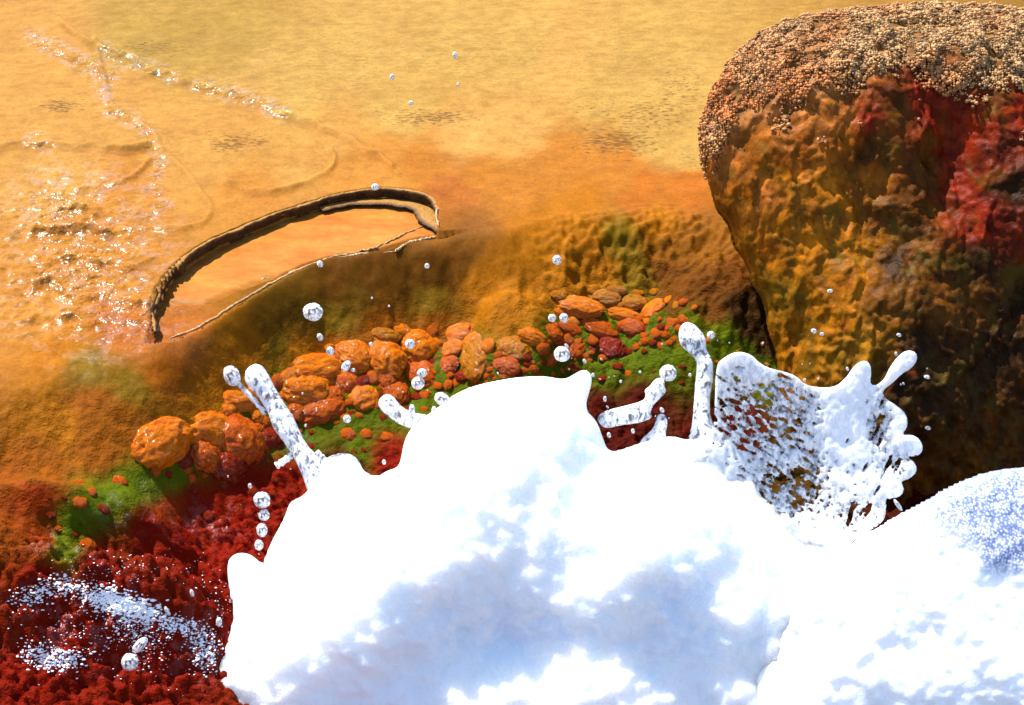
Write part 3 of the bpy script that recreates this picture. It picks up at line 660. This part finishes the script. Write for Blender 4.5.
def water_mat(name, lo_, hi_, tr, scale=120, thin=False):
    m = NT(name); n1 = m.noise(scale, 4, .65, m.map((1, 1, .5), (0, .5, 0))); n2 = m.noise(scale * 2.6, 3)
    c = m.mix(m.rng(n1, .36, .56), rgb(.80, .85, .92), rgb(.95, .96, .98)); tw = m.rng(n1, lo_, hi_, tr, 0.0)
    if thin: tw = m.math('MULTIPLY', tw, m.attr('thin', True))
    bb = m.bump(n1, .7, .006); bb = m.bump(n2, .5, .002, bb)
    return m.set(Base_Color=c, Roughness=.12, IOR=1.33, Normal=bb, Transmission_Weight=tw, Subsurface_Weight=.5, Subsurface_Radius=(.03, .03, .03), Subsurface_Scale=1.0)
jetm = water_mat('jet_water', .38, .50, .85, 130)
dropm = water_mat('drop_water', .40, .56, .92, 2.6)
sheetm = water_mat('sheet_water', .36, .58, .85, 110, True)
BODY = [(150, 800), (196, 720), (211, 668), (226, 640), (236, 614), (232, 598), (227, 576), (228, 560), (236, 553), (248, 553), (258, 560), (263, 567), (268, 550), (274, 536), (284, 520), (290, 501), (300, 498), (309, 490), (318, 466), (330, 455),
        (345, 452), (358, 458), (364, 473), (377, 478), (386, 471), (400, 467), (403, 446), (408, 432), (420, 420), (435, 410), (450, 397), (470, 387), (495, 381), (520, 377), (545, 376), (564, 380), (574, 374), (584, 369), (591, 373),
        (592, 383), (588, 396), (585, 409), (596, 420), (602, 435), (607, 450), (616, 452), (635, 445), (655, 439), (672, 436), (690, 441), (705, 436), (716, 442), (722, 455), (736, 458), (742, 474), (756, 482), (762, 500), (778, 508), (784, 526), (802, 532), (812, 545), (830, 548), (838, 562), (852, 570), (850, 600), (862, 640), (870, 700), (880, 800)]
def f_disp(P): return .010 * (.5 - cells3(P + .01 * fbm3(P, 25, 2, 407)[..., None], 44, 404)[0]) * sst(-.25, .25, fbm3(P, 6, 2, 405)) + .007 * fbm3(P, 38, 3, 406) + .030 * fbm3(P, 6, 3, 401) + .014 * fbm3(P, 17, 4, 402) - .012 * np.abs(fbm3(P * np.array([1, 1, .7]), 11, 3, 403))
def f_mod(u, v):
    g = lambda a, b_, rx, ry: np.exp(-((u - a) / rx)**2 - ((v - b_) / ry)**2)
    return .85 + .25 * g(450, 500, 130, 80) + .25 * g(640, 540, 60, 60) - .30 * g(520, 640, 120, 50) + .3 * g(330, 600, 90, 60) - .22 * g(590, 480, 30, 60)
lo = np.array([.05, -.58, -.32])
splash = empty('water_splash', lo)
tag(splash, 'big white burst of foaming water shooting up with jets and blobs in the foreground', 'splash')
V, Q, uvs, _ = inflate(BODY, -.60, 2.6, .72, -.3, .42, .5, None, None, None, f_disp, f_mod, 2, 600)
thin = np.clip(blob(uvs[:, 0], uvs[:, 1], [(520, 620, 130, 45, .9), (600, 560, 70, 60, .8), (680, 600, 70, 70, .9), (590, 440, 45, 60, .6), (640, 500, 40, 40, .5), (770, 600, 60, 70, .8), (290, 610, 60, 40, .35)]), 0, 1)  # lower-centre tint paints the pale-blue shade; the rest is thin water
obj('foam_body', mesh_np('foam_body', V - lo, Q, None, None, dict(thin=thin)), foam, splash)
def j_disp(P): return .006 * fbm3(P, 30, 3, 410)
JETS = [
    [(244, 374), (249, 366), (257, 363), (265, 368), (273, 384), (284, 403), (293, 416), (300, 432), (308, 447), (319, 457), (330, 470), (326, 500), (312, 506), (305, 482), (297, 462), (284, 442), (273, 428), (268, 411), (256, 394), (246, 384)],
    [(378, 401), (384, 394), (392, 394), (401, 407), (414, 413), (428, 415), (446, 422), (448, 436), (430, 431), (415, 430), (400, 425), (388, 416), (379, 408)],
    [(597, 417), (604, 411), (624, 406), (643, 401), (646, 396), (644, 390), (650, 386), (654, 380), (660, 377), (665, 381), (664, 386), (667, 391), (660, 399), (654, 404), (650, 412), (653, 418), (640, 423), (622, 425), (606, 429), (599, 424)],
    [(655, 425), (657, 415), (664, 413), (668, 420), (666, 432), (664, 450), (648, 458), (636, 456), (640, 440), (650, 432)],
    [(678, 334), (681, 325), (688, 321), (697, 326), (706, 338), (706, 350), (712, 358), (714, 372), (711, 390), (709, 410), (714, 428), (728, 448), (716, 470), (694, 470), (684, 452), (692, 430), (694, 400), (696, 376), (697, 360), (688, 352), (680, 345)]]
for k, J in enumerate(JETS):
    V, Q, _, _ = inflate(J, -.59 + .008 * k, 1.4, .72, -.3, 1.0, 1.0, None, None, None, j_disp, None, 2, 150)
    obj('jet', mesh_np('jet', V - lo, Q), jetm, splash)
def strand(px, y0, r, parent, l0):
    w = resample(on_plane(np.array([p[0] for p in px], float), np.array([p[1] for p in px], float), y0 - .03, .72), 24); s = np.arange(24.)
    V, Q, T = tube(w, r * (1 + .4 * vnoise2(s * .5, s * 0, int(px[0][0]))), 8)
    obj('strand', mesh_np('strand', V - l0, Q, T), jetm, parent)
strand([(238, 383), (246, 392), (256, 402), (266, 414)], -.56, .0045, splash, lo)
strand([(276, 466), (284, 461), (292, 455), (300, 452)], -.56, .006, splash, lo)
strand([(316, 452), (326, 462), (334, 470)], -.56, .006, splash, lo)

SHEET = [(714, 366), (721, 358), (735, 351), (750, 354), (760, 364), (772, 369), (786, 372), (797, 376), (806, 385), (822, 388), (838, 387), (848, 378), (855, 366), (864, 360), (871, 363), (873, 374), (871, 384), (878, 386), (886, 379), (890, 368), (898, 356), (906, 350), (915, 352),
         (917, 360), (911, 369), (902, 374), (894, 383), (884, 391), (886, 398), (898, 405), (908, 414), (910, 426), (903, 436), (912, 434), (922, 440), (925, 450), (919, 457), (908, 457), (916, 462), (919, 471), (912, 479), (902, 482), (906, 490), (901, 498), (890, 499), (887, 508), (886, 519), (878, 527), (862, 536), (850, 548),
         (846, 572), (836, 600), (800, 620), (740, 600), (700, 560), (684, 510), (684, 470), (700, 448), (712, 436), (714, 410)]
def s_thin(u, v):
    d = np.maximum.reduce([np.exp(-((u - 765) / 66)**2 - ((v - 418) / 48)**2), .95 * np.exp(-((u - 800) / 66)**2 - ((v - 485) / 38)**2), 1.1 * np.exp(-((u - 882) / 13)**2 - ((v - 432) / 32)**2), .85 * np.exp(-((u - 852) / 42)**2 - ((v - 510) / 24)**2), .7 * np.exp(-((u - 900) / 16)**2 - ((v - 465) / 20)**2)])
    return d * (1 - .85 * np.exp(-((u - 846) / 18)**2 - ((v - 430) / 60)**2))
def s_hole(u, v):
    a = fbm2(u * .8 + v * .45, (v - u * .6) * 2.3, .085, 3, 501); b_ = fbm2((u + v * .45) * 1.6, (v - u * .2) * .5, .085, 3, 502)
    left = sst(850, 800, u); n = a * left + b_ * (1 - left)
    fine = fbm2(u + v * .3, (v - u * .5) * 1.7, .17, 2, 504); big = fbm2(u, v, .035, 2, 503); dn = s_thin(u, v)
    return np.minimum((.60 - .62 * dn + .30 * big * dn - n) * 11, (.80 - .62 * dn + .25 * big * dn - fine) * 7)
lo2 = np.array([.48, -.6, -.3])
sheet = empty('water_sheet', lo2)
tag(sheet, 'thin lacy curtain of splashing water full of holes, flung up at the right', 'splash')
def s_bend(u, v): return .04 * np.sin((u - 700) / 90.0) + .02 * np.sin((v - 350) / 60.0) - .02 - .015 + .07 * sst(520, 600, v) + .05 * sst(740, 670, u) * sst(440, 500, v)
V, Q, uvs, _ = inflate(SHEET, -.58, 1.15, .60, -.3, .8, .8, .014, s_hole, s_bend, lambda P: .006 * fbm3(P, 28, 3, 510), None, 2, 120)
obj('curtain', mesh_np('curtain', V - lo2, Q, None, None, dict(thin=np.clip(s_thin(uvs[:, 0], uvs[:, 1]) * 1.2, 0, 1))), sheetm, sheet)

FM = [(730, 830), (742, 760), (738, 725), (756, 700), (752, 670), (774, 648), (772, 622), (796, 604), (800, 582), (822, 574), (830, 556), (850, 548), (862, 534), (880, 528), (898, 516), (926, 502), (950, 488), (975, 476), (1005, 468), (1060, 466), (1120, 500), (1160, 600), (1180, 820)]
m = NT('bubbly_foam'); n1 = m.noise(20, 4); vv = m.voro(240); v2 = m.voro(70)
bub = m.attr('bubbly', True)
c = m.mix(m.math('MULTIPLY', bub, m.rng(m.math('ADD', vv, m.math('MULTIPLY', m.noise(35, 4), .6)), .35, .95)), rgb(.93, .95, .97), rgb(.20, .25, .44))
b = m.bump(vv, m.math('ADD', m.math('MULTIPLY', bub, -.9), -.05), .006); b = m.bump(n1, .4, .02, b)
bubm = m.set(Base_Color=c, Roughness=.2, Normal=b, Subsurface_Weight=.6, Subsurface_Radius=(.05, .055, .06), Subsurface_Scale=1.0)
V, Q, uvf, _ = inflate(FM, -.66, 2.6, .66, -.3, .34, .6, None, None, None, lambda P: .022 * fbm3(P, 8, 4, 520) + .006 * (.5 - cells3(P, 55, 521)[0]), None, 2, 400)
lo3 = np.array([.85, -.65, -.33])
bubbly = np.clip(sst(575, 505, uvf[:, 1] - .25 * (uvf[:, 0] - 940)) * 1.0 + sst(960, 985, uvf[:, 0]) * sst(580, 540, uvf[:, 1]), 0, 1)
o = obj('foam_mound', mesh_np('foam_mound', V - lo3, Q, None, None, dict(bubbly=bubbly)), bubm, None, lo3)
tag(o, 'white heap of bubbly foam in the lower right corner beside the water curtain', 'foam')

# foam left by the last surge, clinging to the red bed (nobody could count the bubbles)
rs = np.random.RandomState(9); iv, f = ico(1); VV = []; FF = []; nn = 0
for pts, n, sp, r0, r1 in (([(20, 600), (45, 590), (60, 582), (90, 596), (115, 604)], 240, 8, .0012, .0045), ([(100, 596), (125, 605), (145, 612), (155, 620)], 330, 8, .0015, .006), ([(110, 628), (140, 630), (155, 640)], 130, 11, .001, .0035),
                           ([(165, 624), (185, 625), (200, 635), (208, 650), (205, 668)], 330, 7, .001, .004), ([(30, 650), (50, 662), (75, 658)], 160, 8, .0012, .005), ([(60, 575), (120, 565), (160, 570)], 60, 12, .001, .0025), ([(50, 625), (120, 640), (180, 670)], 120, 22, .001, .003), ([(185, 560), (230, 600), (225, 640)], 40, 12, .001, .003)):
    L = resample(np.array(pts, float), n)
    for k in range(n * 5):
        a, b_ = L[k // 5] + rs.randn(2) * sp * np.array([1, .7]); p = hit(float(a), float(b_)); r = r0 + (r1 - r0) * rs.rand()**2
        VV.append(p + np.array([0, 0, r * .2]) + iv * r * .48 * np.array([1.3, 1, .6]) * (1 + .5 * rs.rand(3) * np.array([1, 1, .4]))); FF.append(f + nn); nn += len(iv)
m = NT('fleck_foam'); fleckm = m.set(Base_Color=rgb(.9, .92, .95), Roughness=.3, Specular_IOR_Level=.4)
o = obj('foam_flecks', mesh_np('foam_flecks', np.vstack(VV), None, np.vstack(FF)), fleckm)
tag(o, 'flecks of white foam scattered over the red rocks in the lower left corner', 'foam', None, 'stuff')

# ------------------------------------------------------------------ flying drops
DROPS = [
    (313, 312, 10, 9, 0, -.55, 'large round water drop hanging in front of the dark slope under the pool'), (232, 376, 8, 11, 25, -.56, 'oval white drop just off the left tip of the long jet'),
    (262, 500, 8.5, 8.5, 0, -.55, 'topmost and biggest of the four stacked drops left of the splash'), (264, 515, 5.5, 6, 0, -.55, 'second drop from the top of the stack of four left of the splash'),
    (262, 530, 5.5, 7, 0, -.55, 'third drop from the top of the stack of four left of the splash'), (259, 545, 4.5, 5.5, 0, -.55, 'lowest and smallest of the four stacked drops left of the splash'),
    (562, 354, 8, 8, 0, -.55, 'large round drop above the pointed horn of the splash'), (668, 373, 8.5, 8.5, 0, -.55, 'round drop at the upper end of the crooked jet beside the tall stalk'),
    (557, 260, 4.5, 5, 0, -.5, 'single small drop in the air above the topmost pillow rocks'), (552, 318, 4, 4, 0, -.5, 'left one of two small drops side by side right of the dome'), (564, 318, 4.6, 4.8, 0, -.5, 'right one of two small drops side by side right of the dome'),
    (418, 383, 6.5, 6.5, 0, -.52, 'lower one of two touching drops before a rust pillow rock'), (422, 373, 5, 4.5, 20, -.52, 'upper one of two touching drops before a rust pillow rock'), (410, 344, 5, 5, 0, -.5, 'drop hanging before the steep orange pillow rock'),
    (442, 399, 8, 6.5, -30, -.56, 'tilted oval drop resting against the left shoulder of the main foam'), (346, 366, 4, 6, -35, -.5, 'oval drop before the tall orange drip rock'),
    (711, 335, 4, 4, 0, -.56, 'small drop touching the head of the tall stalk'), (130, 662, 8.5, 9, 0, -.7, 'blurred white drop at the bottom edge over the red rocks'), (140, 645, 5, 10, -45, -.7, 'tilted elongated drop just above the drop at the bottom edge'),
    (375, 187, 4, 3.5, 0, -.45, 'drop over the far rim of the terrace pool'), (320, 264, 3, 3.5, 20, -.45, 'small drop over the front lip of the terrace pool'), (427, 266, 2.5, 2.8, 0, -.45, None), (320, 337, 3, 4, 20, -.5, None), (330, 351, 4, 4.5, 30, -.5, None), (455, 55, 2.4, 3.6, 20, -.3, None), (392, 77, 2.4, 3.2, 0, -.3, None),
    (411, 103, 2.6, 2.4, 0, -.3, None), (458, 84, 1.5, 1.8, 0, -.3, None), (347, 419, 4, 4, 0, -.55, None), (434, 411, 2.6, 5, 0, -.56, None), (412, 410, 3, 6, 0, -.56, None), (830, 291, 3, 2, 0, -.45, None), (814, 331, 3.2, 2.4, -20, -.45, None), (822, 334, 2.4, 1.8, 0, -.45, None),
    (899, 335, 2.6, 1.8, -20, -.5, None), (927, 377, 3, 2, -15, -.5, None), (928, 428, 3, 2, -15, -.55, None), (605, 399, 1.8, 3, 0, -.56, None), (609, 435, 2, 3, 10, -.56, None), (633, 431, 1.8, 2.6, 10, -.56, None), (662, 410, 2, 3, 30, -.56, None), (690, 375, 1.6, 2, 0, -.56, None),
    (250, 486, 2, 3, 0, -.55, None), (192, 593, 2, 4, 20, -.65, None), (167, 611, 2, 5, 25, -.65, None), (219, 622, 3, 5, 0, -.62, None), (384, 462, 2, 2.6, 0, -.58, None), (593, 375, 1.8, 2.2, 0, -.56, None), (371, 344, 2, 2, 0, -.5, None), (353, 370, 2.4, 2, 0, -.5, None), (372, 298, 1.2, 1.2, 0, -.5, None), (389, 306, 1.2, 1.2, 0, -.5, None), (898, 505, 2, 7, 35, -.6, None), (640, 372, 1.5, 1.5, 0, -.5, None)]
iv, f = ico(4)
rs = np.random.RandomState(77)
for k in range(70):                                    # fine spray off the crests
    u0, v0, su, sv = ((590, 372, 40, 22), (700, 340, 40, 26), (905, 400, 30, 40), (300, 430, 50, 40), (640, 410, 50, 20), (430, 400, 60, 20), (240, 540, 20, 50), (830, 372, 60, 16))[k % 8]
    r = .6 + 1.1 * rs.rand()**2; DROPS.append((u0 + su * rs.randn() * .6, v0 + sv * rs.randn() * .6, r, r * (1 + .8 * rs.rand()), rs.uniform(-40, 40), -.58 + .03 * rs.rand(), None))
dm = []
for k in range(4):
    dm.append(mesh_np('water_drop', iv * (1 + .10 * fbm3(iv + 9 * k, 1.3, 2, 600 + k))[:, None], None, f)); dm[-1].materials.append(dropm)
for k, (u, v, a, b_, ang, y0, lab) in enumerate(DROPS):
    p = on_plane(np.array(float(u)), np.array(float(v)), -.6 if -.6 < y0 <= -.55 else y0, .72 if -.6 < y0 <= -.55 else .28); px = ((p - CAM) @ FW) / FPX
    o = bpy.data.objects.new('water_drop', dm[k % 4]); COL.objects.link(o); th = math.radians(ang)
    e1 = Vector(tuple(RT)) * math.cos(th) + Vector(tuple(UP)) * math.sin(th); e2 = -Vector(tuple(RT)) * math.sin(th) + Vector(tuple(UP)) * math.cos(th); e3 = e1.cross(e2)
    M = Matrix((e1 * a * px, e2 * b_ * px, e3 * min(a, b_) * px)).transposed().to_4x4(); M.translation = Vector(tuple(p)); o.matrix_world = M
    tag(o, lab or 'tiny speck of water flung through the air away from the splash', 'drop', 'drops flying from the splash')
